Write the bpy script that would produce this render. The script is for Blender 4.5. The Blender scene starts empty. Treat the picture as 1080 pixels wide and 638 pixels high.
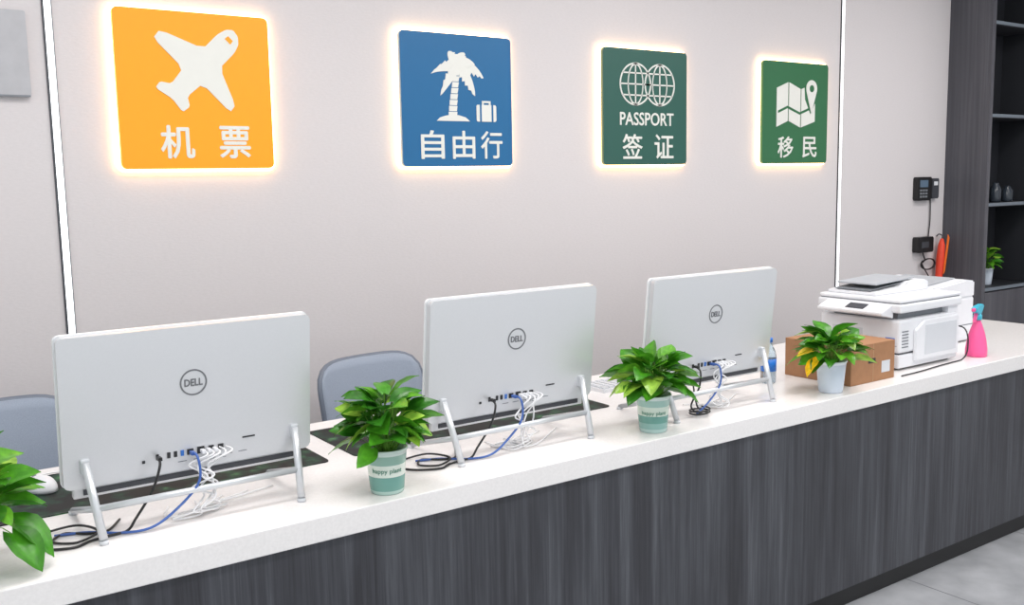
import bpy, bmesh, math, random
from mathutils import Vector, Matrix

scene = bpy.context.scene
scene.view_settings.view_transform = 'Standard'
CAMZ = 1.526
ZC = 0.776      # counter top height
D = 3.6         # back wall
pi = math.pi

# ------------------------------------------------------------------ materials
def new_mat(name):
    m = bpy.data.materials.new(name); m.use_nodes = True
    return m, m.node_tree, m.node_tree.nodes['Principled BSDF']

def mat(name, col, rough=0.5, metal=0.0, var=0.04, scale=30, emit=0.0, ecol=None, trans=0.0, bump=0.0, stretch=(1,1,1), coat=0.0):
    m, nt, b = new_mat(name)
    tc = nt.nodes.new('ShaderNodeTexCoord'); mp = nt.nodes.new('ShaderNodeMapping')
    mp.inputs['Scale'].default_value = stretch
    nt.links.new(tc.outputs['Object'], mp.inputs['Vector'])
    nz = nt.nodes.new('ShaderNodeTexNoise'); nz.inputs['Scale'].default_value = scale
    nz.inputs['Detail'].default_value = 4
    nt.links.new(mp.outputs['Vector'], nz.inputs['Vector'])
    r = nt.nodes.new('ShaderNodeValToRGB')
    c = col
    r.color_ramp.elements[0].position = 0.3; r.color_ramp.elements[1].position = 0.7
    r.color_ramp.elements[0].color = (c[0]*(1-var), c[1]*(1-var), c[2]*(1-var), 1)
    r.color_ramp.elements[1].color = (min(1,c[0]*(1+var)), min(1,c[1]*(1+var)), min(1,c[2]*(1+var)), 1)
    nt.links.new(nz.outputs['Fac'], r.inputs['Fac'])
    nt.links.new(r.outputs['Color'], b.inputs['Base Color'])
    b.inputs['Roughness'].default_value = rough
    b.inputs['Metallic'].default_value = metal
    b.inputs['Transmission Weight'].default_value = trans
    b.inputs['Coat Weight'].default_value = coat
    if emit > 0:
        e = ecol or col
        b.inputs['Emission Color'].default_value = (e[0], e[1], e[2], 1)
        b.inputs['Emission Strength'].default_value = emit
    if bump > 0:
        bp = nt.nodes.new('ShaderNodeBump'); bp.inputs['Strength'].default_value = bump
        bp.inputs['Distance'].default_value = 0.002
        nt.links.new(nz.outputs['Fac'], bp.inputs['Height'])
        nt.links.new(bp.outputs['Normal'], b.inputs['Normal'])
    return m

def srgb(r, g, b):
    f = lambda c: (c/255/12.92) if c/255 <= 0.04045 else ((c/255+0.055)/1.055)**2.4
    return (f(r), f(g), f(b))

def wood_mat(name, stops, sx=45, sz=1.2, rough=0.45):
    m, nt, b = new_mat(name)
    tc = nt.nodes.new('ShaderNodeTexCoord'); mp = nt.nodes.new('ShaderNodeMapping')
    mp.inputs['Scale'].default_value = (sx, sx, sz)
    nt.links.new(tc.outputs['Object'], mp.inputs['Vector'])
    nz = nt.nodes.new('ShaderNodeTexNoise'); nz.inputs['Scale'].default_value = 1.0
    nz.inputs['Detail'].default_value = 8; nz.inputs['Roughness'].default_value = 0.7
    nt.links.new(mp.outputs['Vector'], nz.inputs['Vector'])
    mp2 = nt.nodes.new('ShaderNodeMapping'); mp2.inputs['Scale'].default_value = (sx*0.16, sx*0.16, sz*0.4)
    nt.links.new(tc.outputs['Object'], mp2.inputs['Vector'])
    nz2 = nt.nodes.new('ShaderNodeTexNoise'); nz2.inputs['Scale'].default_value = 1.0; nz2.inputs['Detail'].default_value = 3
    nt.links.new(mp2.outputs['Vector'], nz2.inputs['Vector'])
    mx = nt.nodes.new('ShaderNodeMath'); mx.operation = 'MULTIPLY_ADD'
    mx.inputs[1].default_value = 0.45
    sc = nt.nodes.new('ShaderNodeMath'); sc.operation = 'MULTIPLY'; sc.inputs[1].default_value = 0.55
    nt.links.new(nz.outputs['Fac'], sc.inputs[0])
    nt.links.new(nz2.outputs['Fac'], mx.inputs[0]); nt.links.new(sc.outputs[0], mx.inputs[2])
    r = nt.nodes.new('ShaderNodeValToRGB')
    el = r.color_ramp.elements
    el[0].position = stops[0][0]; el[0].color = (*stops[0][1], 1)
    el[1].position = stops[-1][0]; el[1].color = (*stops[-1][1], 1)
    for p, c in stops[1:-1]:
        e = el.new(p); e.color = (*c, 1)
    nt.links.new(mx.outputs[0], r.inputs['Fac'])
    nt.links.new(r.outputs['Color'], b.inputs['Base Color'])
    b.inputs['Roughness'].default_value = rough
    bp = nt.nodes.new('ShaderNodeBump'); bp.inputs['Strength'].default_value = 0.25; bp.inputs['Distance'].default_value = 0.001
    nt.links.new(nz.outputs['Fac'], bp.inputs['Height']); nt.links.new(bp.outputs['Normal'], b.inputs['Normal'])
    return m

M = {}
M['wall'] = mat('wall_covering', srgb(210,205,206), 0.75, var=0.02, scale=60, bump=0.25, stretch=(1,1,2.5))
M['ceil'] = mat('ceiling_paint', srgb(235,235,235), 0.8, var=0.01)
M['quartz'] = mat('white_quartz', srgb(234,231,230), 0.2, var=0.035, scale=140)
M['counterwood'] = wood_mat('charcoal_wood', [(0.36, srgb(40,40,45)), (0.47, srgb(54,55,61)), (0.56, srgb(68,70,76)), (0.70, srgb(94,96,102))], sx=85, sz=2.2)
M['cabwood'] = wood_mat('grey_wood', [(0.34, srgb(62,62,68)), (0.5, srgb(76,76,83)), (0.68, srgb(95,95,101))], sx=60, sz=1.2)
M['darkint'] = mat('cabinet_interior', srgb(32,34,40), 0.6)
M['shelfedge'] = mat('shelf_edge', srgb(110,120,130), 0.4)
M['black'] = mat('black_plastic', srgb(22,22,24), 0.4)
M['kick'] = mat('kick_black', srgb(18,18,20), 0.5)
M['silver'] = mat('silver_shell', srgb(216,217,220), 0.3, metal=0.4, var=0.01, scale=200)
M['silverw'] = mat('bright_silver', srgb(232,234,237), 0.3, metal=0.15, var=0.01)
M['stand'] = mat('stand_silver', srgb(205,208,212), 0.3, metal=0.4, var=0.01)
M['logo'] = mat('logo_grey', srgb(110,112,116), 0.4)
M['port'] = mat('port_dark', srgb(35,36,40), 0.5)
M['blueport'] = mat('port_blue', srgb(50,110,190), 0.5)
M['white'] = mat('white_plastic', srgb(224,225,229), 0.4, var=0.01)
M['offwhite'] = mat('offwhite_plastic', srgb(204,207,212), 0.45, var=0.01)
M['grey'] = mat('grey_plastic', srgb(120,124,130), 0.5)
M['lgrey'] = mat('light_grey_plastic', srgb(168,172,178), 0.45)
M['dgrey'] = mat('dark_grey_plastic', srgb(62,64,70), 0.5)
M['led'] = mat('led_white', (1,1,1), 0.5, emit=1.6, ecol=(0.93,0.97,1.0))
M['glow'] = mat('warm_led', (1,0.9,0.75), 0.5, emit=7.5, ecol=(1.0,0.60,0.27))
M['orange'] = mat('sign_orange', srgb(255,164,6), 0.35, var=0.01)
M['blue'] = mat('sign_blue', srgb(8,98,150), 0.35, var=0.01)
M['green1'] = mat('sign_green_dark', srgb(38,88,78), 0.35, var=0.01)
M['green2'] = mat('sign_green', srgb(44,106,68), 0.35, var=0.01)
M['icon'] = mat('icon_white', srgb(226,226,220), 0.5, var=0.01)
M['card'] = mat('cardboard', srgb(160,116,82), 0.8, var=0.06, scale=40)
M['cardd'] = mat('cardboard_tape', srgb(184,148,110), 0.4, var=0.03)
M['pink'] = mat('pink_plastic', srgb(240,90,150), 0.35, var=0.02)
M['cyan'] = mat('cyan_plastic', srgb(60,175,200), 0.35)
M['clear'] = mat('clear_plastic', srgb(210,228,240), 0.1, trans=0.8)
M['bluelabel'] = mat('blue_label', srgb(30,110,200), 0.4)
M['red'] = mat('red_fabric', srgb(226,66,40), 0.55)
M['orangef'] = mat('orange_fabric', srgb(245,120,40), 0.55)
M['cblue'] = mat('blue_cable', srgb(60,95,165), 0.4)
M['cwhite'] = mat('white_cable', srgb(230,230,232), 0.4)
M['chairmesh'] = mat('chair_mesh', srgb(150,160,176), 0.75, var=0.08, scale=400)
M['chairframe'] = mat('chair_frame', srgb(108,116,130), 0.45)
M['soil'] = mat('soil', srgb(60,45,34), 0.9, var=0.3, scale=150, bump=0.6)
M['stem'] = mat('plant_stem', srgb(110,160,60), 0.5, var=0.1)
M['potprint'] = mat('pot_print_green', srgb(60,130,110), 0.4)

def desk_mat_material():
    m, nt, b = new_mat('printed_desk_mat')
    tc = nt.nodes.new('ShaderNodeTexCoord')
    nz = nt.nodes.new('ShaderNodeTexNoise'); nz.inputs['Scale'].default_value = 14; nz.inputs['Detail'].default_value = 6
    nt.links.new(tc.outputs['Object'], nz.inputs['Vector'])
    r = nt.nodes.new('ShaderNodeValToRGB'); el = r.color_ramp.elements
    el[0].position = 0.47; el[0].color = (*srgb(10,12,14), 1)
    el[1].position = 0.75; el[1].color = (*srgb(90,150,90), 1)
    e = el.new(0.58); e.color = (*srgb(20,54,40), 1)
    nt.links.new(nz.outputs['Fac'], r.inputs['Fac']); nt.links.new(r.outputs['Color'], b.inputs['Base Color'])
    b.inputs['Roughness'].default_value = 0.5
    b.inputs['Specular IOR Level'].default_value = 0.25
    return m
M['matpad'] = desk_mat_material()

def floor_material():
    m, nt, b = new_mat('grey_stone_tile')
    tc = nt.nodes.new('ShaderNodeTexCoord')
    nz = nt.nodes.new('ShaderNodeTexNoise'); nz.inputs['Scale'].default_value = 6; nz.inputs['Detail'].default_value = 8
    nt.links.new(tc.outputs['Object'], nz.inputs['Vector'])
    r = nt.nodes.new('ShaderNodeValToRGB'); el = r.color_ramp.elements
    el[0].position = 0.3; el[0].color = (*srgb(140,142,146), 1); el[1].position = 0.7; el[1].color = (*srgb(172,174,178), 1)
    nt.links.new(nz.outputs['Fac'], r.inputs['Fac'])
    br = nt.nodes.new('ShaderNodeTexBrick'); br.inputs['Scale'].default_value = 1.25
    br.offset = 0.0; br.inputs['Mortar Size'].default_value = 0.004
    br.inputs['Brick Width'].default_value = 1.0; br.inputs['Row Height'].default_value = 1.0
    br.inputs['Mortar'].default_value = (*srgb(110,112,116), 1)
    nt.links.new(tc.outputs['Object'], br.inputs['Vector'])
    nt.links.new(r.outputs['Color'], br.inputs['Color1']); nt.links.new(r.outputs['Color'], br.inputs['Color2'])
    nt.links.new(br.outputs['Color'], b.inputs['Base Color'])
    b.inputs['Roughness'].default_value = 0.35
    return m
M['floor'] = floor_material()

def leaf_material():
    m, nt, b = new_mat('pothos_leaf')
    at = nt.nodes.new('ShaderNodeAttribute'); at.attribute_name = 'Col'
    tc = nt.nodes.new('ShaderNodeTexCoord')
    nz = nt.nodes.new('ShaderNodeTexNoise'); nz.inputs['Scale'].default_value = 45; nz.inputs['Detail'].default_value = 3
    nt.links.new(tc.outputs['Object'], nz.inputs['Vector'])
    r = nt.nodes.new('ShaderNodeValToRGB')
    r.color_ramp.elements[0].position = 0.35; r.color_ramp.elements[0].color = (0.6,0.62,0.5,1)
    r.color_ramp.elements[1].position = 0.72; r.color_ramp.elements[1].color = (1.5,1.25,1.0,1)
    nt.links.new(nz.outputs['Fac'], r.inputs['Fac'])
    mx = nt.nodes.new('ShaderNodeMix'); mx.data_type = 'RGBA'; mx.blend_type = 'MULTIPLY'
    mx.inputs['Factor'].default_value = 0.8
    nt.links.new(at.outputs['Color'], mx.inputs['A']); nt.links.new(r.outputs['Color'], mx.inputs['B'])
    nt.links.new(mx.outputs['Result'], b.inputs['Base Color'])
    b.inputs['Roughness'].default_value = 0.3
    tr = nt.nodes.new('ShaderNodeBsdfTranslucent'); nt.links.new(mx.outputs['Result'], tr.inputs['Color'])
    ms = nt.nodes.new('ShaderNodeMixShader'); ms.inputs[0].default_value = 0.25
    out = nt.nodes['Material Output']
    nt.links.new(b.outputs[0], ms.inputs[1]); nt.links.new(tr.outputs[0], ms.inputs[2]); nt.links.new(ms.outputs[0], out.inputs['Surface'])
    return m
M['leaf'] = leaf_material()

def pot_material(name, stops):
    m, nt, b = new_mat(name)
    tc = nt.nodes.new('ShaderNodeTexCoord'); sp = nt.nodes.new('ShaderNodeSeparateXYZ')
    nt.links.new(tc.outputs['Object'], sp.inputs[0])
    mu = nt.nodes.new('ShaderNodeMath'); mu.operation = 'MULTIPLY'; mu.inputs[1].default_value = 8.0
    nt.links.new(sp.outputs['Z'], mu.inputs[0])
    r = nt.nodes.new('ShaderNodeValToRGB'); r.color_ramp.interpolation = 'CONSTANT'
    el = r.color_ramp.elements
    el[0].position = 0; el[0].color = (*stops[0][1], 1)
    el[1].position = stops[-1][0]*8; el[1].color = (*stops[-1][1], 1)
    for p, c in stops[1:-1]:
        e = el.new(p*8); e.color = (*c, 1)
    nt.links.new(mu.outputs[0], r.inputs['Fac']); nt.links.new(r.outputs['Color'], b.inputs['Base Color'])
    b.inputs['Roughness'].default_value = 0.25
    return m
M['pot_teal'] = pot_material('pot_teal_band', [(0, srgb(176,204,196)), (0.010, srgb(112,160,150)), (0.045, srgb(222,230,220)), (0.075, srgb(146,182,168)), (0.098, srgb(205,222,215))])
M['pot_teal2'] = pot_material('pot_mint_band', [(0, srgb(180,208,204)), (0.012, srgb(140,180,174)), (0.03, srgb(108,158,148)), (0.052, srgb(215,228,215)), (0.08, srgb(165,200,190)), (0.100, srgb(215,230,225))])
M['pot_white'] = pot_material('pot_white', [(0, srgb(205,215,228)), (0.1, srgb(228,234,242))])

# ------------------------------------------------------------------ mesh helpers
def empty(name, loc=(0,0,0), rotz=0):
    e = bpy.data.objects.new(name, None); e.empty_display_size = 0.05
    scene.collection.objects.link(e); e.location = loc; e.rotation_euler = (0,0,rotz)
    return e

def add_obj(name, me, material, parent=None, smooth=False, loc=None):
    ob = bpy.data.objects.new(name, me); scene.collection.objects.link(ob)
    if material: me.materials.append(material)
    if parent: ob.parent = parent
    if loc: ob.location = loc
    if smooth:
        for p in me.polygons: p.use_smooth = True
    return ob

def finish(bm, name, material, parent, T=None, smooth=False, loc=None):
    if T is not None: bmesh.ops.transform(bm, matrix=T, verts=bm.verts)
    bmesh.ops.recalc_face_normals(bm, faces=bm.faces)
    me = bpy.data.meshes.new(name); bm.to_mesh(me); bm.free()
    return add_obj(name, me, material, parent, smooth, loc)

def box(name, c, s, material, parent=None, bev=0.0, seg=2, T=None):
    bm = bmesh.new(); bmesh.ops.create_cube(bm, size=1)
    bmesh.ops.scale(bm, vec=s, verts=bm.verts); bmesh.ops.translate(bm, vec=c, verts=bm.verts)
    if bev > 0: bmesh.ops.bevel(bm, geom=bm.edges[:], offset=bev, segments=seg, affect='EDGES', profile=0.5)
    return finish(bm, name, material, parent, T)

def box2(name, a, b, material, parent=None, bev=0.0, seg=2, T=None):
    c = [(a[i]+b[i])/2 for i in range(3)]; s = [abs(b[i]-a[i]) for i in range(3)]
    return box(name, c, s, material, parent, bev, seg, T)

def lathe(name, prof, material, parent=None, c=(0,0,0), n=32, T=None, smooth=True):
    bm = bmesh.new(); rings = []
    for r, z in prof:
        if r < 1e-6: rings.append([bm.verts.new((c[0], c[1], c[2]+z))])
        else: rings.append([bm.verts.new((c[0]+r*math.cos(2*pi*k/n), c[1]+r*math.sin(2*pi*k/n), c[2]+z)) for k in range(n)])
    for A, B in zip(rings, rings[1:]):
        for k in range(n):
            a = A[k % len(A)]; b = A[(k+1) % len(A)]; d = B[k % len(B)]; e = B[(k+1) % len(B)]
            vs = []
            for v in (a, b, e, d):
                if v not in vs: vs.append(v)
            if len(vs) >= 3: bm.faces.new(vs)
    return finish(bm, name, material, parent, T, smooth)

def tube(name, pts, r, material, parent=None, smooth_path=True, T=None, n=8, zmin=None):
    P = [Vector(p) for p in pts]
    if smooth_path and len(P) > 2:
        Q = []
        for i in range(len(P)-1):
            p0 = P[max(i-1,0)]; p1 = P[i]; p2 = P[i+1]; p3 = P[min(i+2,len(P)-1)]
            for k in range(8):
                t = k/8
                Q.append(0.5*((2*p1)+(-p0+p2)*t+(2*p0-5*p1+4*p2-p3)*t*t+(-p0+3*p1-3*p2+p3)*t**3))
        Q.append(P[-1]); P = Q
    if zmin is not None:
        for p in P: p.z = max(p.z, zmin)
    bm = bmesh.new(); rings = []
    prev = None
    for i, p in enumerate(P):
        d = (P[min(i+1,len(P)-1)]-P[max(i-1,0)]).normalized()
        ref = prev if prev is not None else (Vector((0,0,1)) if abs(d.z) < 0.9 else Vector((1,0,0)))
        s = ref - d*ref.dot(d)
        if s.length < 1e-5: s = Vector((1,0,0)) - d*d.x
        s.normalize(); prev = s; u = d.cross(s)
        rings.append([bm.verts.new(p + r*(math.cos(2*pi*k/n)*s+math.sin(2*pi*k/n)*u)) for k in range(n)])
    for A, B in zip(rings, rings[1:]):
        for k in range(n): bm.faces.new((A[k], A[(k+1)%n], B[(k+1)%n], B[k]))
    bm.faces.new(rings[0]); bm.faces.new(rings[-1])
    return finish(bm, name, material, parent, T, True)

def prism(name, pts, plane, a, b, material, parent=None, bev=0.0, T=None):
    """extrude polygon. plane 'XZ' -> along Y ; 'YZ' -> along X ; 'XY' -> along Z"""
    def mk(p, h):
        return {'XZ': (p[0], h, p[1]), 'YZ': (h, p[0], p[1]), 'XY': (p[0], p[1], h)}[plane]
    bm = bmesh.new()
    A = [bm.verts.new(mk(p, a)) for p in pts]; B = [bm.verts.new(mk(p, b)) for p in pts]
    n = len(pts)
    bm.faces.new(A); bm.faces.new(B[::-1])
    for k in range(n): bm.faces.new((A[k], A[(k+1)%n], B[(k+1)%n], B[k]))
    if bev > 0: bmesh.ops.bevel(bm, geom=bm.edges[:], offset=bev, segments=2, affect='EDGES')
    return finish(bm, name, material, parent, T)

def rrect(w, h, r, n=6, cx=0, cz=0):
    out = []
    for sx, sz, a0 in ((1,1,0), (-1,1,pi/2), (-1,-1,pi), (1,-1,1.5*pi)):
        for k in range(n+1):
            a = a0+k*(pi/2)/n
            out.append((cx+sx*(w/2-r)+r*math.cos(a), cz+sz*(h/2-r)+r*math.sin(a)))
    return out

def chaikin(pts, q=0.2):
    out = []
    for i in range(len(pts)):
        a = pts[i]; b = pts[(i+1) % len(pts)]
        out.append((a[0]*(1-q)+b[0]*q, a[1]*(1-q)+b[1]*q)); out.append((a[0]*q+b[0]*(1-q), a[1]*q+b[1]*(1-q)))
    return out

def text_part(name, body, u0, v0, u1, v1, y, material, parent, extrude=0.002, bold=0.0, T=None, warp=None):
    """real glyph geometry; weight added by stacking slightly shifted layers of the glyph"""
    cu = bpy.data.curves.new(name+'_c', 'FONT'); cu.body = body; cu.size = 1.0
    cu.resolution_u = 3
    ob = bpy.data.objects.new(name+'_t', cu); scene.collection.objects.link(ob)
    bpy.context.view_layer.update()
    dg = bpy.context.evaluated_depsgraph_get()
    me = bpy.data.meshes.new_from_object(ob.evaluated_get(dg))
    bpy.data.objects.remove(ob)
    if len(me.vertices) == 0: return None
    xs = [v.co.x for v in me.vertices]; ys = [v.co.y for v in me.vertices]
    mx, Mx, my, My = min(xs), max(xs), min(ys), max(ys)
    for v in me.vertices:
        a = (v.co.x-mx)/(Mx-mx); b = (v.co.y-my)/(My-my)
        v.co = Vector((u0+a*(u1-u0), y, v0+b*(v1-v0)))
    bm = bmesh.new()
    offs = [(0,0)] if bold <= 0 else [(-bold,0),(bold,0),(0,-bold),(0,bold)]
    for i, (ox, oz) in enumerate(offs):
        b2 = bmesh.new(); b2.from_mesh(me)
        r = bmesh.ops.extrude_face_region(b2, geom=b2.faces[:])
        bmesh.ops.translate(b2, vec=(0, -extrude-0.00015*i, 0), verts=[g for g in r['geom'] if isinstance(g, bmesh.types.BMVert)])
        bmesh.ops.translate(b2, vec=(ox, 0, oz), verts=b2.verts)
        bmesh.ops.recalc_face_normals(b2, faces=b2.faces)
        tmp = bpy.data.meshes.new('tmp'); b2.to_mesh(tmp); b2.free(); bm.from_mesh(tmp); bpy.data.meshes.remove(tmp)
    if warp:
        for v in bm.verts: v.co = warp(v.co)
    return finish(bm, name, material, parent, T)

def ring(name, cx, cz, r0, r1, y, th, material, parent, T=None, n=40, a0=0, a1=2*pi, sx=1.0):
    bm = bmesh.new()
    full = abs(a1-a0-2*pi) < 1e-6
    m = n if full else n+1
    L = []
    for k in range(m):
        a = a0+(a1-a0)*k/n
        L.append([bm.verts.new((cx+sx*rr*math.cos(a), yy, cz+rr*math.sin(a))) for rr, yy in ((r0,y),(r1,y),(r1,y-th),(r0,y-th))])
    for k in range(n):
        A = L[k]; B = L[(k+1) % m]
        for j in range(4): bm.faces.new((A[j], A[(j+1)%4], B[(j+1)%4], B[j]))
    return finish(bm, name, material, parent, T)

# ------------------------------------------------------------------ room
box2('wall_back', (-2.6, D, 0), (7.5, D+0.12, 3.0), M['wall'])
box2('wall_right', (7.5, -1.5, 0), (7.62, D+0.12, 3.0), M['wall'])
box2('floor', (-2.6, -1.5, -0.1), (7.62, D+0.12, 0), M['floor'])
box2('ceiling', (-2.6, -1.5, 3.0), (7.62, D+0.12, 3.1), M['ceil'])
box2('baseboard_back', (-2.6, D-0.012, 0.0), (6.0, D, 0.08), M['dgrey'])

def led_strip(x):
    e = empty('led_strip_light', (x, D, 0))
    box2('channel', (-0.016, -0.006, 0.085), (-0.009, 0, 2.999), M['dgrey'], e)
    box2('diffuser', (-0.009, -0.008, 0.085), (0.012, 0, 2.999), M['led'], e)
    box2('channel_right', (0.012, -0.006, 0.085), (0.016, 0, 2.999), M['grey'], e)
led_strip(0.642); led_strip(4.903)

e = empty('notice_board', (0.30, D, CAMZ+0.443))
prism('panel', rrect(0.546, 0.28, 0.008), 'XZ', -0.02, 0, mat('board_grey', srgb(176,176,180), 0.4), e)
box2('frame_bottom', (-0.27, -0.024, -0.14), (0.27, -0.019, -0.134), M['grey'], e)
text_part('caption', 'OFFICE', -0.2, -0.06, 0.02, -0.02, -0.02, M['grey'], e)

# ------------------------------------------------------------------ signs
S = 0.556
def sign(x, colmat):
    e = empty('illuminated_wall_sign', (x, D, CAMZ+0.063))
    prism('light_box', rrect(S+0.020, S+0.020, 0.026, cx=S/2, cz=S/2), 'XZ', -0.018, -0.001, M['glow'], e)
    prism('face', rrect(S, S, 0.02, cx=S/2, cz=S/2), 'XZ', -0.036, -0.0185, colmat, e)
    return e
Y0 = -0.036
def poly(name, pts, e, mt=None, th=0.003, y=Y0):
    prism(name, [(u*S, v*S) for u, v in pts], 'XZ', y-th, y, mt or M['icon'], e)
def txt(name, s, u0, v0, u1, v1, e, bold=0.0016, y=Y0):
    text_part(name, s, u0*S, v0*S, u1*S, v1*S, y, M['icon'], e, bold=bold)

# 1 airplane
e = sign(0.840, M['orange'])
px = [(244,26),(249,33),(249,42),(244,51),(227,68),(242,108),(236,116),(207,86),(190,100),(192,111),(184,117),(174,103),(157,92),(162,85),(174,87),(187,70),(158,40),(165,31),(210,48),(226,32),(236,26)]
poly('airplane_icon', [((x-118)/166, (178-y)/168) for x, y in chaikin(px, 0.15)], e)
poly('cockpit_window', [((x-118)/166, (178-y)/168) for x, y in ((238,33),(243,38),(240,42),(234,36))], e, M['orange'], y=Y0-.003, th=.001)
txt('char_1', '机', .25, .07, .46, .275, e, bold=.0024); txt('char_2', '票', .63, .07, .835, .275, e, bold=.0024)

# 2 palm
e = sign(1.955, M['blue'])
cx, cz = .50, .745
def frond(i, ang, L, W, droop):
    up = []; dn = []
    for k in range(13):
        s = k/12; w = W*math.sin(pi*min(1, s*0.85+0.15))**0.7*(1 if k < 12 else 0)
        x = cx+L*s*math.cos(ang); z = cz+L*s*math.sin(ang)-droop*s*s
        nx, nz = -math.sin(ang-droop*2*s), math.cos(ang-droop*2*s)
        up.append((x+nx*w*.5, z+nz*w*.5))
        ww = w*(1.0 if k % 2 else 0.55)
        dn.append((x-nx*ww*.6, z-nz*ww*.6))
    poly('frond_%d' % i, up+dn[::-1], e, th=0.002+0.0002*i)
for i, (a, L, W, dr) in enumerate([(0.35,.25,.10,.15),(2.75,.26,.10,.15),(1.25,.19,.09,.06),(1.95,.21,.09,.07),(-0.45,.17,.09,.13),(3.6,.18,.09,.13),(0.8,.22,.09,.12)]):
    frond(i, a, L, W, dr)
tr = []
for k in range(9):
    s = k/8; tr.append((.435+.05*s**1.5+.01, .37+.36*s, .036-.014*s))
for k in range(8):
    a = tr[k]; b = tr[k+1]
    poly('trunk_%d' % k, [(a[0]-a[2], a[1]+.005), (a[0]+a[2], a[1]+.005), (b[0]+b[2]*1.15, b[1]), (b[0]-b[2]*1.15, b[1])], e, th=.002)
poly('island', [(.30,.345),(.33,.37),(.38,.385),(.44,.395),(.5,.39),(.56,.375),(.60,.345)], e)
poly('suitcase', [(u, v) for u, v in rrect(.185,.13,.015,cx=.755,cz=.41)], e)
for i, u in enumerate((.70,.81)): poly('strap_%d' % i, [(u-.008,.345),(u+.008,.345),(u+.008,.475),(u-.008,.475)], e, M['blue'], y=Y0-.003, th=.001)
poly('handle', [(.715,.475),(.715,.505),(.795,.505),(.795,.475),(.78,.475),(.78,.49),(.73,.49),(.73,.475)], e)
for i, (c, u) in enumerate(zip('自由行', (.16,.44,.70))): txt('char_%d' % i, c, u, .06, u+.20, .27, e)

# 3 passport globes
e = sign(3.045, M['green1'])
for gi, gx in enumerate((.37, .66)):
    gz, R = .70, .185; w = .010
    def rr(nm, sx, r0, r1, a0=0, a1=2*pi): ring(nm, gx*S, gz*S, r0*S, r1*S, Y0, .003, M['icon'], e, a0=a0, a1=a1, sx=sx)
    rr('globe_%d_outline' % gi, 1, R-.014, R)
    rr('globe_%d_meridian' % gi, .5, R-.020, R-.002)
    poly('globe_%d_axis' % gi, [(gx-.006, gz-R+.01), (gx+.006, gz-R+.01), (gx+.006, gz+R-.01), (gx-.006, gz+R-.01)], e)
    for j, zz in enumerate((-.095, 0, .095)):
        hw = math.sqrt(R*R-zz*zz)-.008
        poly('globe_%d_parallel_%d' % (gi, j), [(gx-hw, gz+zz-.006), (gx+hw, gz+zz-.006), (gx+hw, gz+zz+.006), (gx-hw, gz+zz+.006)], e)
txt('passport_text', 'PASSPORT', .19, .345, .83, .455, e, bold=.0012)
txt('char_1', '签', .22, .055, .45, .265, e); txt('char_2', '证', .60, .055, .83, .265, e)

# 4 map
e = sign(4.180, M['green2'])
poly('map_fold_1', [(.20,.36),(.37,.42),(.37,.80),(.20,.74)], e)
poly('map_fold_2', [(.385,.42),(.56,.36),(.56,.74),(.385,.80)], e)
poly('map_fold_3', [(.575,.36),(.79,.42),(.79,.60),(.72,.49),(.63,.64),(.62,.755),(.575,.74)], e)
pin = [(.735,.50)]
for k in range(19):
    a = math.radians(-20+220*k/18); pin.append((.735+.085*math.cos(a), .75+.085*math.sin(a)))
poly('map_pin', pin, e)
ring('pin_hole', .735*S, .75*S, 0.001, .035*S, Y0-.003, .001, M['green2'], e)
poly('route_line', [(.22,.52),(.36,.57),(.55,.51),(.70,.56),(.70,.535),(.55,.485),(.36,.545),(.22,.495)], e, M['green2'], y=Y0-.003, th=.001)
txt('char_1', '移', .23, .06, .46, .265, e); txt('char_2', '民', .61, .06, .83, .265, e)

# ------------------------------------------------------------------ counter
e = empty('reception_counter', (0,0,0))
CX0, CX1, CY0, CY1 = -1.4, 4.75, 1.98, 2.80
box2('countertop', (CX0, CY0, ZC-0.06), (CX1, CY1, ZC), M['quartz'], e, bev=0.003)
box2('front_panel', (CX0+0.01, CY0+0.015, 0.07), (CX1-0.01, CY0+0.04, ZC-0.0605), M['counterwood'], e)
box2('kick_plate', (CX0+0.02, CY0+0.03, 0.0), (CX1-0.02, CY0+0.05, 0.0695), M['kick'], e)
for i, x in enumerate((CX0+0.02, 0.1, 1.1, 2.1, 3.1, CX1-0.04)):
    box2('divider_%d' % i, (x, CY0+0.055, 0.0), (x+0.02, CY1-0.03, ZC-0.0605), M['counterwood'], e)

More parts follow.
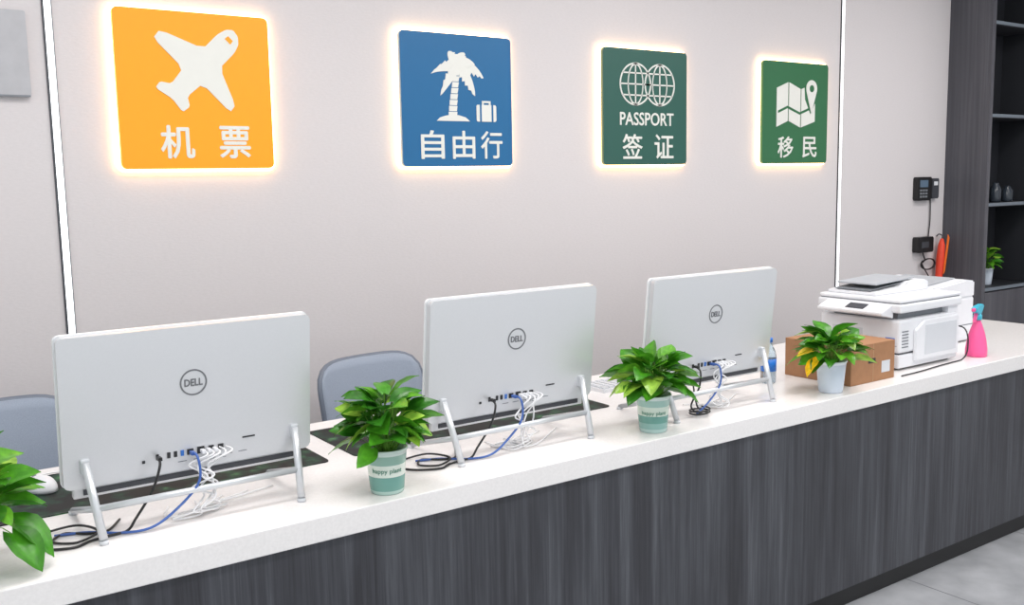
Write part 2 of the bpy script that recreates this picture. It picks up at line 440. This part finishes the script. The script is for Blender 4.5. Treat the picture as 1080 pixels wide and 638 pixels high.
# ------------------------------------------------------------------ monitors
def monitor(x, y, wid=0.56, seed=0):
    e = empty('desktop_computer', (x, y, ZC))
    H = 0.335; th = math.radians(6)
    T = Matrix.Translation((0, 0.0, 0.108)) @ Matrix.Rotation(th, 4, 'X')
    w = wid
    prism('back_housing', rrect(w, H, 0.012, cz=H/2), 'XZ', 0.0, 0.020, M['silver'], e, bev=0.002, T=T)
    prism('side_frame', rrect(w+0.004, H+0.004, 0.013, cz=H/2), 'XZ', 0.0205, 0.030, M['silverw'], e, T=T)
    prism('screen_glass', rrect(w-0.004, H-0.004, 0.012, cz=H/2), 'XZ', 0.0305, 0.034, M['black'], e, T=T)
    box2('lower_speaker_bar', (-w/2+0.02, 0.012, -0.028), (w/2-0.02, 0.03, 0.0), M['silver'], e, T=T, bev=0.003)
    box2('speaker_grille', (-w/2+0.04, 0.009, -0.02), (w/2-0.04, 0.0118, -0.008), M['dgrey'], e, T=T)
    ring('logo_ring', 0, 0.205, 0.027, 0.0305, -0.0002, 0.001, M['logo'], e, T=T)
    text_part('logo_text', 'DELL', -0.020, 0.197, 0.020, 0.213, -0.0002, M['logo'], e, extrude=0.001, bold=0.0005, T=T)
    xs = [-0.085,-0.06,-0.045,-0.03,-0.012,0.012,0.036,0.058]
    for i, px in enumerate(xs):
        ww = [0.006,0.007,0.007,0.007,0.014,0.016,0.012,0.012][i]
        mm = M['blueport'] if i == 3 else M['port']
        box('port_%d' % i, (px, -0.001, 0.042), (ww, 0.003, 0.013 if i != 5 else 0.016), mm, e, T=T)
    box('slot', (0.125, -0.001, 0.055), (0.03, 0.002, 0.003), M['port'], e, T=T)
    box('power_socket', (-0.115, -0.001, 0.036), (0.006, 0.003, 0.006), M['port'], e, T=T)
    for i in range(5):
        box('label_mark_%d' % i, (-0.03+i*0.035, -0.0006, 0.022), (0.02, 0.001, 0.0015), M['grey'], e, T=T)
    text_part('serial_text', 'CE  FC', 0.03, 0.014, 0.07, 0.022, -0.0002, M['grey'], e, extrude=0.0006, bold=0.0, T=T)
    # easel stand
    J = []
    for s in (-1, 1):
        top = Vector((s*0.237, -0.014, 0.166)); foot = Vector((s*0.222, -0.072, 0.010)); far = Vector((s*0.236, 0.175, 0.009))
        j = top.lerp(foot, 0.60); J.append(j)
        nm = 'left' if s < 0 else 'right'
        tube('stand_leg_'+nm, [top, foot], 0.009, M['stand'], e, False, n=12)
        tube('stand_brace_'+nm, [j, far], 0.0075, M['stand'], e, False, n=12)
        box('clamp_'+nm, (s*0.237, -0.009, 0.158), (0.020, 0.018, 0.034), M['stand'], e, bev=0.004)
        for k, f in enumerate((foot, far)):
            lathe('rubber_foot_%s_%d' % (nm, k), [(0,0.0),(0.010,0.0),(0.010,0.008),(0,0.010)], M['offwhite'], e, c=(f.x, f.y, 0), n=16)
    tube('stand_crossbar', J, 0.0075, M['stand'], e, False, n=12)
    # cables
    z = 0.15; yb = -0.012; zm = 0.004
    if seed == 3:
        tube('power_cable', [(-0.085,yb+0.004,z),(-0.09,yb-0.03,z-0.01),(-0.10,yb-0.035,0.09),(-0.12,yb-0.02,0.03),(-0.10,-0.05,0.006),(-0.07,-0.03,0.004)], 0.003, M['black'], e, zmin=zm)
    else:
        tube('power_cable', [(-0.085,yb+0.004,z),(-0.09,yb-0.03,z-0.01),(-0.11,yb-0.035,0.09),(-0.145,yb-0.02,0.03),(-0.17,yb-0.02,0.004),(-0.24,yb-0.03,0.004),(-0.28,yb-0.05,0.004),(-0.34,yb-0.02,0.004),(-0.37,yb+0.03,0.004)], 0.003, M['black'], e, zmin=zm)
        tube('loose_cable', [(-0.16,0.06,zm),(-0.20,0.0,zm),(-0.24,0.01,zm),(-0.28,0.04,zm),(-0.31,0.0,zm),(-0.27,-0.035,zm),(-0.22,-0.01,0.010),(-0.25,0.06,0.010),(-0.32,0.07,zm)], 0.0028, M['black'], e, zmin=zm)
    tube('network_cable', [(-0.012,yb+0.004,z),(-0.008,yb-0.035,z-0.005),(-0.01,yb-0.04,0.09),(-0.06,yb-0.04,0.04),(-0.12,yb-0.045,0.01),(-0.18,yb-0.02,0.004),(-0.24,yb+0.03,0.004),(-0.30,yb+0.05,0.004)][:5 if seed == 3 else 8], 0.003, M['cblue'], e, zmin=zm)
    rnd = random.Random(seed)
    for c in range(5):
        x0 = 0.012+0.014*c
        pts = [(x0, yb+0.004, z)]
        pts.append((x0+0.004, yb-0.028, z-0.005))
        zz = z
        for k in range(5):
            zz -= 0.026
            pts.append((x0*0.5+rnd.uniform(-0.035, 0.02), yb-0.02+rnd.uniform(-0.014,0.012), max(zz, 0.004)))
        for k in range(4 if seed > 1 else 2):
            pts.append((rnd.uniform(-.07,.07), yb+rnd.uniform(-0.03,0.05), 0.005+0.003*rnd.random()))
        pts.append((x0-0.06+0.05*c, yb+0.09, 0.004))
        tube('usb_cable_%d' % c, pts, 0.0022, M['cwhite'], e, zmin=zm)
    if seed == 3:
        pts = [(-0.10,-0.02,0.10),(-0.11,-0.05,0.03)]
        for k in range(20):
            a = k*0.7; pts.append((-0.10+0.035*math.cos(a), -0.05+0.028*math.sin(a), 0.006+0.0009*k))
        tube('coiled_cable', pts, 0.0028, M['black'], e, zmin=zm)
    for i, px in enumerate((-0.085,-0.012,0.012,0.026,0.040)):
        box('plug_%d' % i, (px, -0.022, z), (0.009,0.018,0.008), M['black'] if i == 0 else (M['cblue'] if i == 1 else M['white']), e, bev=0.001)
    return e
monitor(0.630, 2.18, seed=1)
monitor(1.524, 2.18, seed=2)
m3 = monitor(2.285, 2.15, seed=3)

# ------------------------------------------------------------------ desk mats etc
def desk_mat(x0, x1, y0, y1, rot=0):
    e = empty('desk_mat', ((x0+x1)/2, (y0+y1)/2, ZC), rot)
    w, h = x1-x0, y1-y0
    prism('pad', rrect(w, h, 0.015), 'XY', 0.0, 0.003, M['matpad'], e)
    box2('border_front', (-w/2+.01, -h/2, 0.003), (w/2-.01, -h/2+0.004, 0.0034), M['black'], e)
desk_mat(0.16, 1.045, 2.37, 2.72)
desk_mat(1.12, 2.05, 2.37, 2.70)

def keyboard(x, y, rot=0):
    e = empty('computer_keyboard', (x, y, ZC), rot)
    prism('case', rrect(0.40, 0.13, 0.01), 'XY', 0.0, 0.012, M['white'], e, bev=0.001)
    for r in range(5):
        for c in range(14):
            box('key_%d_%d' % (r, c), (-0.182+c*0.028, -0.048+r*0.024, 0.015), (0.023, 0.019, 0.006), M['offwhite'], e)
keyboard(2.36, 2.60)

def mouse(x, y, z=ZC):
    e = empty('computer_mouse', (x, y, z), 0.3)
    bm = bmesh.new(); bmesh.ops.create_uvsphere(bm, u_segments=24, v_segments=14, radius=1)
    for v in bm.verts:
        v.co.x *= 0.034; v.co.y *= 0.058; v.co.z = max(v.co.z, 0)*0.036*(1-0.25*v.co.y/0.058)
    finish(bm, 'shell', M['white'], e, None, True)
    box('wheel', (0, 0.03, 0.028), (0.006, 0.016, 0.01), M['grey'], e, bev=0.002)
    tube('cord', [(0,0.05,0.008),(0.02,0.10,0.004),(0.08,0.10,0.004),(0.16,0.05,0.004)], 0.002, M['cwhite'], e)
mouse(0.365, 2.60, ZC+0.0035)

# ------------------------------------------------------------------ plants
def leaf(bm, cl, o, d, L, W, col, roll=0.0, droop=0.35):
    d = d.normalized(); side = d.cross(Vector((0,0,1)))
    if side.length < 1e-3: side = Vector((1,0,0))
    side.normalize(); side = Matrix.Rotation(roll, 3, d) @ side
    n = side.cross(d).normalized()
    prof = [0.34,0.80,0.98,1.0,0.93,0.80,0.60,0.34,0.02]
    cs = (-1,-0.55,0,0.55,1)
    rows = []
    for i, p in enumerate(prof):
        s = i/8; row = []
        for c in cs:
            back = -0.16*abs(c)*(1-min(1, i/2.0))
            pos = o + d*L*(s+back) + side*c*p*W/2 + n*(abs(c)*p*W*0.16 - droop*s*s*L + 0.012*L*math.sin(i*2.1+c*3))
            row.append(bm.verts.new(pos))
        rows.append(row)
    for i in range(8):
        for j in range(4):
            f = bm.faces.new((rows[i][j], rows[i][j+1], rows[i+1][j+1], rows[i+1][j])); f.smooth = True
            k = 1.0 if j in (0,3) else 1.15
            for lp in f.loops: lp[cl] = (min(1,col[0]*k), min(1,col[1]*k), min(1,col[2]*k), 1)

def plant(x, y, z, potmat, seed, n=60, rad=0.06, top=0.12, sc=1.0, yellow=False, rot=0, lmin=.055, lmax=.085, label=None, extra=()):
    """rad = reach of leaf bases, top = height of the crown above the soil"""
    e = empty('potted_pothos', (x, y, z), rot)
    rnd = random.Random(seed)
    prof = [(0,0.0),(0.038,0.0),(0.041,0.003),(0.0435,0.03),(0.0475,0.075),(0.0505,0.106),(0.0535,0.107),(0.0535,0.112),(0.049,0.112),(0.0455,0.08),(0.040,0.02),(0,0.02)]
    lathe('pot', [(r*sc, h*sc) for r, h in prof], potmat, e, n=40)
    lathe('soil', [(0.0,0.094*sc),(0.03*sc,0.093*sc),(0.0462*sc,0.088*sc)], M['soil'], e, n=24)
    if label is not None:
        def warp(c):
            r = 0.0462 + (c.z-0.05)*0.085 + (-c.y)
            a = c.x/0.047 - pi/2 + label
            return Vector((r*math.cos(a), r*math.sin(a), c.z))
        text_part('pot_lettering', 'happy plant', -0.038, 0.053, 0.038, 0.068, 0.0, M['potprint'], e, extrude=0.0006, warp=warp)
    bm = bmesh.new(); cl = bm.loops.layers.float_color.new('Col')
    stems = []
    greens = [srgb(66,142,34), srgb(98,170,50), srgb(46,112,30), srgb(146,196,76), srgb(78,154,42), srgb(56,126,34)]
    for i in range(n):
        az = i*2.39996+rnd.uniform(-.35,.35)
        f = (i+0.5)/n
        el = math.radians(86-74*f**0.75 + rnd.uniform(-8,8))
        ln = 0.5+0.5*rnd.random()**0.6
        h = Vector((math.cos(az), math.sin(az), 0))
        base = Vector((h.x*0.02*rnd.random(), h.y*0.02*rnd.random(), 0.092*sc))
        tip = base + h*(rad*math.cos(el)*ln*1.1) + Vector((0,0, 0.02+top*math.sin(el)*ln))
        L = rnd.uniform(lmin, lmax); W = L*rnd.uniform(0.68, 0.84)
        dirv = h*(0.35+0.65*math.cos(el)) + Vector((0,0, 0.75*math.sin(el)-0.15+rnd.uniform(-.35,.25))) + Vector((rnd.uniform(-.3,.3), rnd.uniform(-.3,.3), 0))
        leaf(bm, cl, tip, dirv, L, W, greens[rnd.randrange(6)], rnd.uniform(-.8,.8), rnd.uniform(.15,.5))
        stems.append([base, base.lerp(tip, 0.5)+Vector((0,0,0.012)), tip])
    for o, d, L, W in extra:
        o = Vector(o); leaf(bm, cl, o, Vector(d), L, W, greens[0], 0.2, 0.3)
        stems.append([Vector((0,0,0.09)), o*0.6+Vector((0,0,0.07)), o])
    if yellow:
        o = Vector((-0.085,-0.015,0.128)); leaf(bm, cl, o, Vector((-0.7,0.15,-0.6)), 0.078, 0.068, srgb(255,200,30), 0.2, 0.15)
        o2 = Vector((-0.08,0.02,0.15)); leaf(bm, cl, o2, Vector((-0.85,0.45,-0.15)), 0.055, 0.045, srgb(235,205,60), -0.2, 0.2)
        stems.append([Vector((0,0,0.09)), Vector((-0.04,-0.01,0.14)), o]); stems.append([Vector((0,0,0.09)), Vector((-0.04,0.01,0.15)), o2])
    me = bpy.data.meshes.new('foliage'); bm.to_mesh(me); bm.free()
    add_obj('foliage', me, M['leaf'], e)
    bm = bmesh.new()
    for st in stems:
        prev = None
        for k in range(5):
            t = k/4; p = st[0]*(1-t)**2+st[1]*2*t*(1-t)+st[2]*t*t
            r = [bm.verts.new(p+Vector((0.0017*math.cos(a), 0.0017*math.sin(a), 0))) for a in (0, 2.09, 4.19)]
            if prev:
                for q in range(3): bm.faces.new((prev[q], prev[(q+1)%3], r[(q+1)%3], r[q]))
            prev = r
    finish(bm, 'stems', M['stem'], e)
    return e
plant(0.155, 2.08, ZC, M['pot_white'], 11, n=50, rad=0.08, top=0.12, lmin=.065, lmax=.095,
      extra=[((0.085,-0.01,0.10),(0.7,-0.35,-0.55),0.10,0.075), ((0.075,-0.04,0.085),(0.45,-0.5,-0.5),0.09,0.07)])
plant(1.052, 2.052, ZC, M['pot_teal'], 5, n=70, rad=0.06, top=0.135, label=-0.45)
plant(1.947, 2.060, ZC, M['pot_teal2'], 8, n=70, rad=0.070, top=0.105, label=-0.7)
plant(2.782, 2.055, ZC, M['pot_white'], 21, n=60, rad=0.064, top=0.095, yellow=True)

# ------------------------------------------------------------------ boxes
def cbox(x, y, w, d, h, rot=0):
    e = empty('cardboard_box', (x, y, ZC), rot)
    box2('carton', (-w/2,-d/2,0), (w/2,d/2,h), M['card'], e, bev=0.002)
    box2('flap_seam', (-w/2+0.002,-0.001,h-0.0002), (w/2-0.002,0.001,h+0.0009), M['dgrey'], e)
    box2('tape_top', (-w/2+0.002,-0.024,h), (w/2-0.002,0.024,h+0.0005), M['cardd'], e)
    box2('tape_side', (-w/2-0.0006,-0.024,h*0.6), (-w/2,0.024,h-0.001), M['cardd'], e)
    box2('flap_edge', (-0.001,-d/2-0.0006,0.002), (0.001,-d/2,h-0.002), M['cardd'], e)
    box2('hand_hole', (-0.03,-d/2-0.0008,h*0.5), (0.012,-d/2,h*0.62), M['port'], e)
    box2('label', (0.05,-d/2-0.0008,h*0.2), (0.10,-d/2,h*0.5), M['offwhite'], e)
cbox(3.025, 2.20, 0.26, 0.29, 0.142, 0.0)

# ------------------------------------------------------------------ multifunction printer
e = empty('multifunction_printer', (3.46, 2.285, ZC))
W, DP = 0.40, 0.36
for i, (fx, fy) in enumerate(((-1,-1),(1,-1),(-1,1),(1,1))):
    box('foot_%d' % i, (fx*0.16, fy*0.14, 0.0045), (0.03,0.03,0.008), M['dgrey'], e)
box2('base_tray', (-W/2,-DP/2,0.008), (W/2,DP/2,0.062), M['white'], e, bev=0.008)
box2('tray_gap', (-W/2+0.006,-DP/2+0.006,0.06), (W/2-0.006,DP/2-0.006,0.068), M['dgrey'], e)
box2('body', (-W/2,-DP/2,0.066), (W/2,DP/2,0.195), M['white'], e, bev=0.012, seg=3)
box2('output_well', (-W/2+0.03,-DP/2+0.03,0.19), (W/2-0.05,DP/2-0.03,0.222), M['grey'], e)
for i, (a, b) in enumerate((((W/2-0.07,-DP/2+0.005),(W/2-0.004,DP/2-0.005)), ((-W/2+0.01,DP/2-0.06),(W/2-0.07,DP/2-0.005)))):
    box2('scanner_support_%d' % i, (*a, 0.185), (*b, 0.232), M['white'], e)
box2('scanner_bed', (-W/2-0.01,-DP/2-0.008,0.222), (W/2+0.01,DP/2+0.008,0.256), M['white'], e, bev=0.008, seg=3)
box2('lid_gap', (-W/2,-DP/2,0.255), (W/2,DP/2,0.260), M['grey'], e)
box2('scanner_lid', (-W/2-0.006,-DP/2-0.004,0.259), (W/2+0.006,DP/2+0.004,0.274), M['white'], e, bev=0.006)
prism('document_feeder', [(-0.17,0.273),(0.19,0.273),(0.19,0.308),(0.16,0.318),(0.06,0.316),(0.02,0.298),(-0.17,0.286)], 'XZ', -0.05, 0.17, M['white'], e, bev=0.003)
prism('feeder_paper_tray', [(-0.16,0.290),(0.05,0.308),(0.05,0.312),(-0.16,0.294)], 'XZ', -0.02, 0.14, M['grey'], e)
prism('feeder_tray_top', [(-0.14,0.312),(0.12,0.324),(0.12,0.329),(-0.14,0.317)], 'XZ', -0.03, 0.15, M['lgrey'], e)
prism('control_panel', [(-0.215,0.205),(-0.20,0.200),(-0.20,0.256),(-0.275,0.228),(-0.275,0.218)], 'XZ', -0.15, 0.14, M['white'], e, bev=0.002)
prism('panel_screen', [(-0.262,0.2342),(-0.226,0.2476),(-0.226,0.2496),(-0.262,0.2362)], 'XZ', -0.06, 0.02, M['dgrey'], e)
box2('front_badge', (-W/2-0.002,-0.16,0.10), (-W/2,-0.12,0.125), M['bluelabel'], e)
box2('front_vent', (-W/2-0.001,-0.02,0.12), (-W/2+0.002,0.12,0.15), M['offwhite'], e)
box2('front_door_line', (-W/2-0.001,-DP/2+0.012,0.094), (-W/2+0.002,DP/2-0.012,0.096), M['grey'], e)
prism('side_door', [(-0.11,0.03),(0.185,0.03),(0.185,0.185),(-0.05,0.185),(-0.11,0.15)], 'XZ', -DP/2-0.012, -DP/2+0.002, M['white'], e, bev=0.003)
prism('door_recess', [(-0.05,0.05),(0.165,0.05),(0.165,0.165),(-0.05,0.165)], 'XZ', -DP/2-0.0135, -DP/2-0.011, M['offwhite'], e)
for k in range(6):
    box('vent_%d' % k, (-0.165, -DP/2-0.0005, 0.09+k*0.012), (0.04,0.003,0.004), M['grey'], e)
tube('power_cable', [(0.205,-0.10,0.13),(0.225,-0.19,0.125),(0.215,-0.215,0.05),(0.17,-0.215,0.004),(0.0,-0.225,0.004),(-0.15,-0.24,0.004),(-0.28,-0.245,0.004)], 0.0028, M['black'], e, zmin=0.004)

e = empty('laser_printer', (3.95, 2.47, ZC))
box2('body', (-0.17,-0.17,0.005), (0.17,0.17,0.20), M['white'], e, bev=0.012, seg=3)
for i, (fx, fy) in enumerate(((-1,-1),(1,-1),(-1,1),(1,1))):
    box('foot_%d' % i, (fx*0.13, fy*0.13, 0.0035), (0.03,0.03,0.006), M['dgrey'], e)
box2('seam', (-0.171,-0.171,0.075), (0.171,0.171,0.079), M['grey'], e)
prism('top_cover', [(-0.17,0.198),(0.17,0.198),(0.17,0.268),(0.10,0.278),(-0.17,0.255)], 'XZ', -0.17, 0.17, M['white'], e, bev=0.006)
box2('output_slot', (-0.172,-0.12,0.215), (-0.165,0.12,0.24), M['dgrey'], e)
prism('exit_tray', [(-0.15,0.259),(0.09,0.279),(0.09,0.283),(-0.15,0.263)], 'XZ', -0.12, 0.12, M['lgrey'], e)
box2('side_logo', (-0.06,-0.1715,0.12), (0.0,-0.17,0.15), M['offwhite'], e)

# ------------------------------------------------------------------ bottles
e = empty('spray_bottle', (3.774, 2.09, ZC), 0.2)
lathe('body', [(0,0),(0.038,0),(0.042,0.006),(0.042,0.03),(0.036,0.07),(0.029,0.10),(0.017,0.135),(0.013,0.145),(0.013,0.155),(0,0.155)], M['pink'], e)
lathe('collar', [(0,0.15),(0.017,0.15),(0.017,0.168),(0.012,0.175),(0,0.175)], M['cyan'], e, n=20)
prism('head', [(-0.03,0.182),(-0.045,0.188),(-0.045,0.202),(-0.02,0.208),(0.03,0.212),(0.045,0.204),(0.03,0.190),(0.014,0.172),(-0.012,0.172)], 'XZ', -0.011, 0.011, M['cyan'], e, bev=0.002)
prism('trigger', [(-0.022,0.184),(-0.030,0.165),(-0.040,0.145),(-0.034,0.143),(-0.022,0.163),(-0.012,0.180)], 'XZ', -0.006, 0.006, M['pink'], e)
lathe('nozzle', [(0,0),(0.008,0),(0.007,0.012),(0,0.012)], M['pink'], e, n=16, T=Matrix.Translation((-0.044,0,0.195)) @ Matrix.Rotation(-pi/2, 4, 'Y'))

e = empty('water_bottle', (2.735, 2.29, ZC))
lathe('body', [(0,0),(0.024,0),(0.028,0.005),(0.028,0.10),(0.024,0.118),(0.013,0.14),(0.012,0.15),(0,0.15)], M['clear'], e, n=24)
lathe('label', [(0.0283,0.045),(0.0288,0.045),(0.0288,0.09),(0.0283,0.09)], M['bluelabel'], e, n=24)
lathe('cap', [(0,0.149),(0.0145,0.149),(0.0145,0.165),(0,0.165)], M['bluelabel'], e, n=20)

# ------------------------------------------------------------------ chairs
def chair(x, y, ztop, rot=0):
    e = empty('office_chair', (x, y, 0), rot)
    w, h = 0.47, 0.50
    def backpt(u, v):
        return Vector((u*w/2*(1-0.10*(1-v)), 0.20+0.03*v-0.045*u*u-0.03*math.sin(v*pi), ztop-h+v*h))
    bm = bmesh.new(); nu, nv = 16, 14; g = []
    for j in range(nv+1):
        row = []
        for i in range(nu+1):
            u = -1+2*i/nu; v = j/nv
            vv = v*2-1; k = (1-abs(vv)**7*0.14)
            row.append(bm.verts.new(backpt(u*k, 0.02+0.96*v-(abs(u)**6)*0.05*(1 if v > .5 else -1)*abs(vv)**2)))
        g.append(row)
    for j in range(nv):
        for i in range(nu): bm.faces.new((g[j][i], g[j][i+1], g[j+1][i+1], g[j+1][i]))
    rim = [g[0][i].co.copy() for i in range(nu+1)]+[g[j][nu].co.copy() for j in range(1,nv+1)]+[g[nv][i].co.copy() for i in range(nu-1,-1,-1)]+[g[j][0].co.copy() for j in range(nv-1,0,-1)]
    ob = finish(bm, 'backrest_mesh', M['chairmesh'], e, None, True)
    so = ob.modifiers.new('s', 'SOLIDIFY'); so.thickness = 0.012
    tube('backrest_frame', rim+[rim[0]], 0.011, M['chairframe'], e, False)
    tube('spine', [(0,0.24,ztop-0.12),(0,0.27,ztop-0.3),(0,0.24,ztop-h),(0,0.15,0.42),(0,0.02,0.40)], 0.018, M['chairframe'], e)
    prism('seat', rrect(0.48,0.46,0.08), 'XY', 0.42, 0.475, M['chairmesh'], e, bev=0.012)
    box('seat_plate', (0,0,0.405), (0.2,0.2,0.03), M['chairframe'], e)
    for s in (-1,1):
        nm = 'left' if s < 0 else 'right'
        tube('arm_post_'+nm, [(s*0.2,0.02,0.43),(s*0.27,0.02,0.44),(s*0.275,0.02,0.55),(s*0.275,0.02,0.62)], 0.012, M['chairframe'], e)
        prism('arm_pad_'+nm, rrect(0.06,0.22,0.02,cx=s*0.275,cz=0.0), 'XY', 0.62, 0.645, M['black'], e, bev=0.004)
    lathe('gas_lift', [(0,0.09),(0.026,0.09),(0.026,0.25),(0.016,0.25),(0.016,0.40),(0,0.40)], M['black'], e, n=20)
    for k in range(5):
        a = k*2*pi/5+0.3
        tube('base_arm_%d' % k, [(0,0,0.10),(0.28*math.cos(a),0.28*math.sin(a),0.065)], 0.016, M['black'], e, False)
        T = Matrix.Translation((0.28*math.cos(a),0.28*math.sin(a),0.026)) @ Matrix.Rotation(a, 4, 'Z') @ Matrix.Rotation(pi/2, 4, 'X')
        lathe('caster_%d' % k, [(0,-0.02),(0.022,-0.02),(0.026,-0.012),(0.026,0.012),(0.022,0.02),(0,0.02)], M['black'], e, n=20, T=T)
chair(0.36, 3.11, 0.880, 0.05)
chair(1.650, 3.11, 0.870, 0.12)

# ------------------------------------------------------------------ wall devices
e = empty('access_card_reader', (5.79, D, 1.42))
prism('housing', rrect(0.155,0.15,0.012,cx=-0.045), 'XZ', -0.035, 0, M['black'], e, bev=0.002)
box2('display', (-0.10,-0.0365,0.01), (-0.01,-0.035,0.055), mat('lcd', srgb(90,110,130), 0.3), e)
for r in range(3):
    for c in range(3):
        box('button_%d_%d' % (r,c), (-0.09+c*0.03,-0.037,-0.05+r*0.02), (0.02,0.004,0.012), M['grey'], e)
prism('side_module', rrect(0.075,0.13,0.01,cx=0.085), 'XZ', -0.03, 0, M['dgrey'], e, bev=0.002)
box2('side_light', (0.065,-0.032,0.02), (0.105,-0.03,0.045), M['white'], e)
tube('cable', [(0.06,-0.01,-0.06),(0.065,-0.01,-0.2),(0.05,-0.01,-0.32)], 0.004, M['black'], e)

e = empty('power_adapter', (5.765, D, 1.06))
prism('housing', rrect(0.17,0.10,0.01), 'XZ', -0.045, 0, M['black'], e, bev=0.003)
box2('label', (-0.05,-0.0462,-0.02), (0.03,-0.045,0.02), M['dgrey'], e)
pts = [(0.0,-0.02,-0.05)]
for k in range(26):
    a = k*0.55; pts.append((0.06+0.075*math.cos(a+2), -0.02-0.001*k*0.5, -0.13+0.035*math.sin(a+2)))
pts.append((0.12,-0.02,-0.25))
tube('coiled_cable', pts, 0.004, M['black'], e)

e = empty('folded_umbrella', (5.925, D-0.045, 0.86))
T = Matrix.Rotation(math.radians(5), 4, 'Y')
lathe('canopy', [(0.006,-0.26),(0.012,-0.2),(0.022,-0.05),(0.026,0.1),(0.022,0.19),(0.010,0.23),(0,0.235)], M['red'], e, n=14, T=T)
prism('strap', [(0.0,0.0),(0.014,0.02),(0.034,0.24),(0.016,0.26)], 'XZ', -0.032, -0.027, M['orangef'], e, T=T)
tube('shaft', [(0,0,-0.30),(0,0,0.25)], 0.004, M['dgrey'], e, False, T=T)
tube('hook', [(0,0,0.22),(0,0,0.25),(0.0,0.025,0.26),(0,0.04,0.245)], 0.004, M['dgrey'], e, T=T)

# ------------------------------------------------------------------ cabinet
e = empty('shelving_cabinet', (6.02, D, 0))
CW, CD = 1.25, 0.285
box2('side_left', (0,-CD,0), (0.04,-0.001,2.98), M['cabwood'], e)
box2('side_right', (CW-0.04,-CD,0), (CW,-0.001,2.98), M['cabwood'], e)
box2('back_panel', (0.04,-0.02,0), (CW-0.04,-0.001,2.98), M['darkint'], e)
for i, z in enumerate((0.77, 1.32, 1.885, 2.46)):
    box2('shelf_%d' % i, (0.041,-CD+0.01,z-0.025), (CW-0.041,-0.021,z), M['darkint'], e)
    box2('shelf_edge_%d' % i, (0.041,-CD,z-0.02), (CW-0.041,-CD+0.0095,z), M['shelfedge'], e)
box2('top', (0.041,-CD,2.94), (CW-0.041,-0.021,2.98), M['cabwood'], e)
box2('mid_divider', (0.62,-CD+0.005,0.771), (0.64,-0.021,2.94), M['darkint'], e)
for i in range(2):
    x0 = 0.043+i*0.585
    box2('door_%d' % i, (x0,-CD,0.08), (x0+0.58,-CD+0.02,0.74), M['cabwood'], e)
    box2('door_handle_%d' % i, (x0+(0.54 if i == 0 else 0.03),-CD-0.02,0.5), (x0+(0.55 if i == 0 else 0.04),-CD,0.65), M['silver'], e)
plant(6.28, 3.44, 0.7705, M['pot_white'], 31, n=44, rad=0.06, top=0.12, lmin=.05, lmax=.075)

e = empty('glass_jar_group', (6.30, 3.45, 1.3205))
rnd = random.Random(4)
jg = mat('jar_glass', srgb(58,66,76), 0.15, trans=0.3)
for i in range(5):
    h = rnd.uniform(0.10,0.17)
    lathe('jar_%d' % i, [(0,0),(0.032,0),(0.036,0.01),(0.036,h*0.7),(0.02,h*0.9),(0.02,h),(0,h)], jg, e, c=(-0.14+i*0.075,-0.04+0.04*(i%2),0), n=20)

# ------------------------------------------------------------------ camera
cam = bpy.data.cameras.new('camera'); co = bpy.data.objects.new('camera', cam); scene.collection.objects.link(co)
f = 1015.0
dx = Vector((1460,-157,f)).normalized(); dn = Vector((152,7975,f)); dn = (dn - dx*dn.dot(dx)).normalized()
up = -dn; wy = up.cross(dx)
right = Vector((dx.x, wy.x, up.x)); down = Vector((dx.y, wy.y, up.y)); fwd = Vector((dx.z, wy.z, up.z))
R = Matrix((right, -down, -fwd)).transposed()
co.matrix_world = Matrix.Translation((0,0,CAMZ)) @ R.to_4x4()
cam.lens = 36*f/1080; cam.sensor_width = 36; cam.clip_start = 0.05
scene.camera = co

# ------------------------------------------------------------------ lights
w = bpy.data.worlds.new('world'); scene.world = w; w.use_nodes = True
bg = w.node_tree.nodes['Background']; bg.inputs[0].default_value = (0.93,0.97,1.0,1); bg.inputs[1].default_value = 1.15
for i, (x, y) in enumerate(((0.3,0.6),(2.6,0.6),(4.9,0.6),(0.8,2.0),(3.0,2.0),(5.4,2.0))):
    l = bpy.data.lights.new('ceiling_panel_light_%d' % i, 'AREA'); l.shape = 'RECTANGLE'; l.size = 1.2; l.size_y = 0.5
    l.energy = 25; l.color = (1,0.97,0.95)
    o = bpy.data.objects.new('ceiling_panel_light', l); scene.collection.objects.link(o); o.location = (x, y, 2.97)
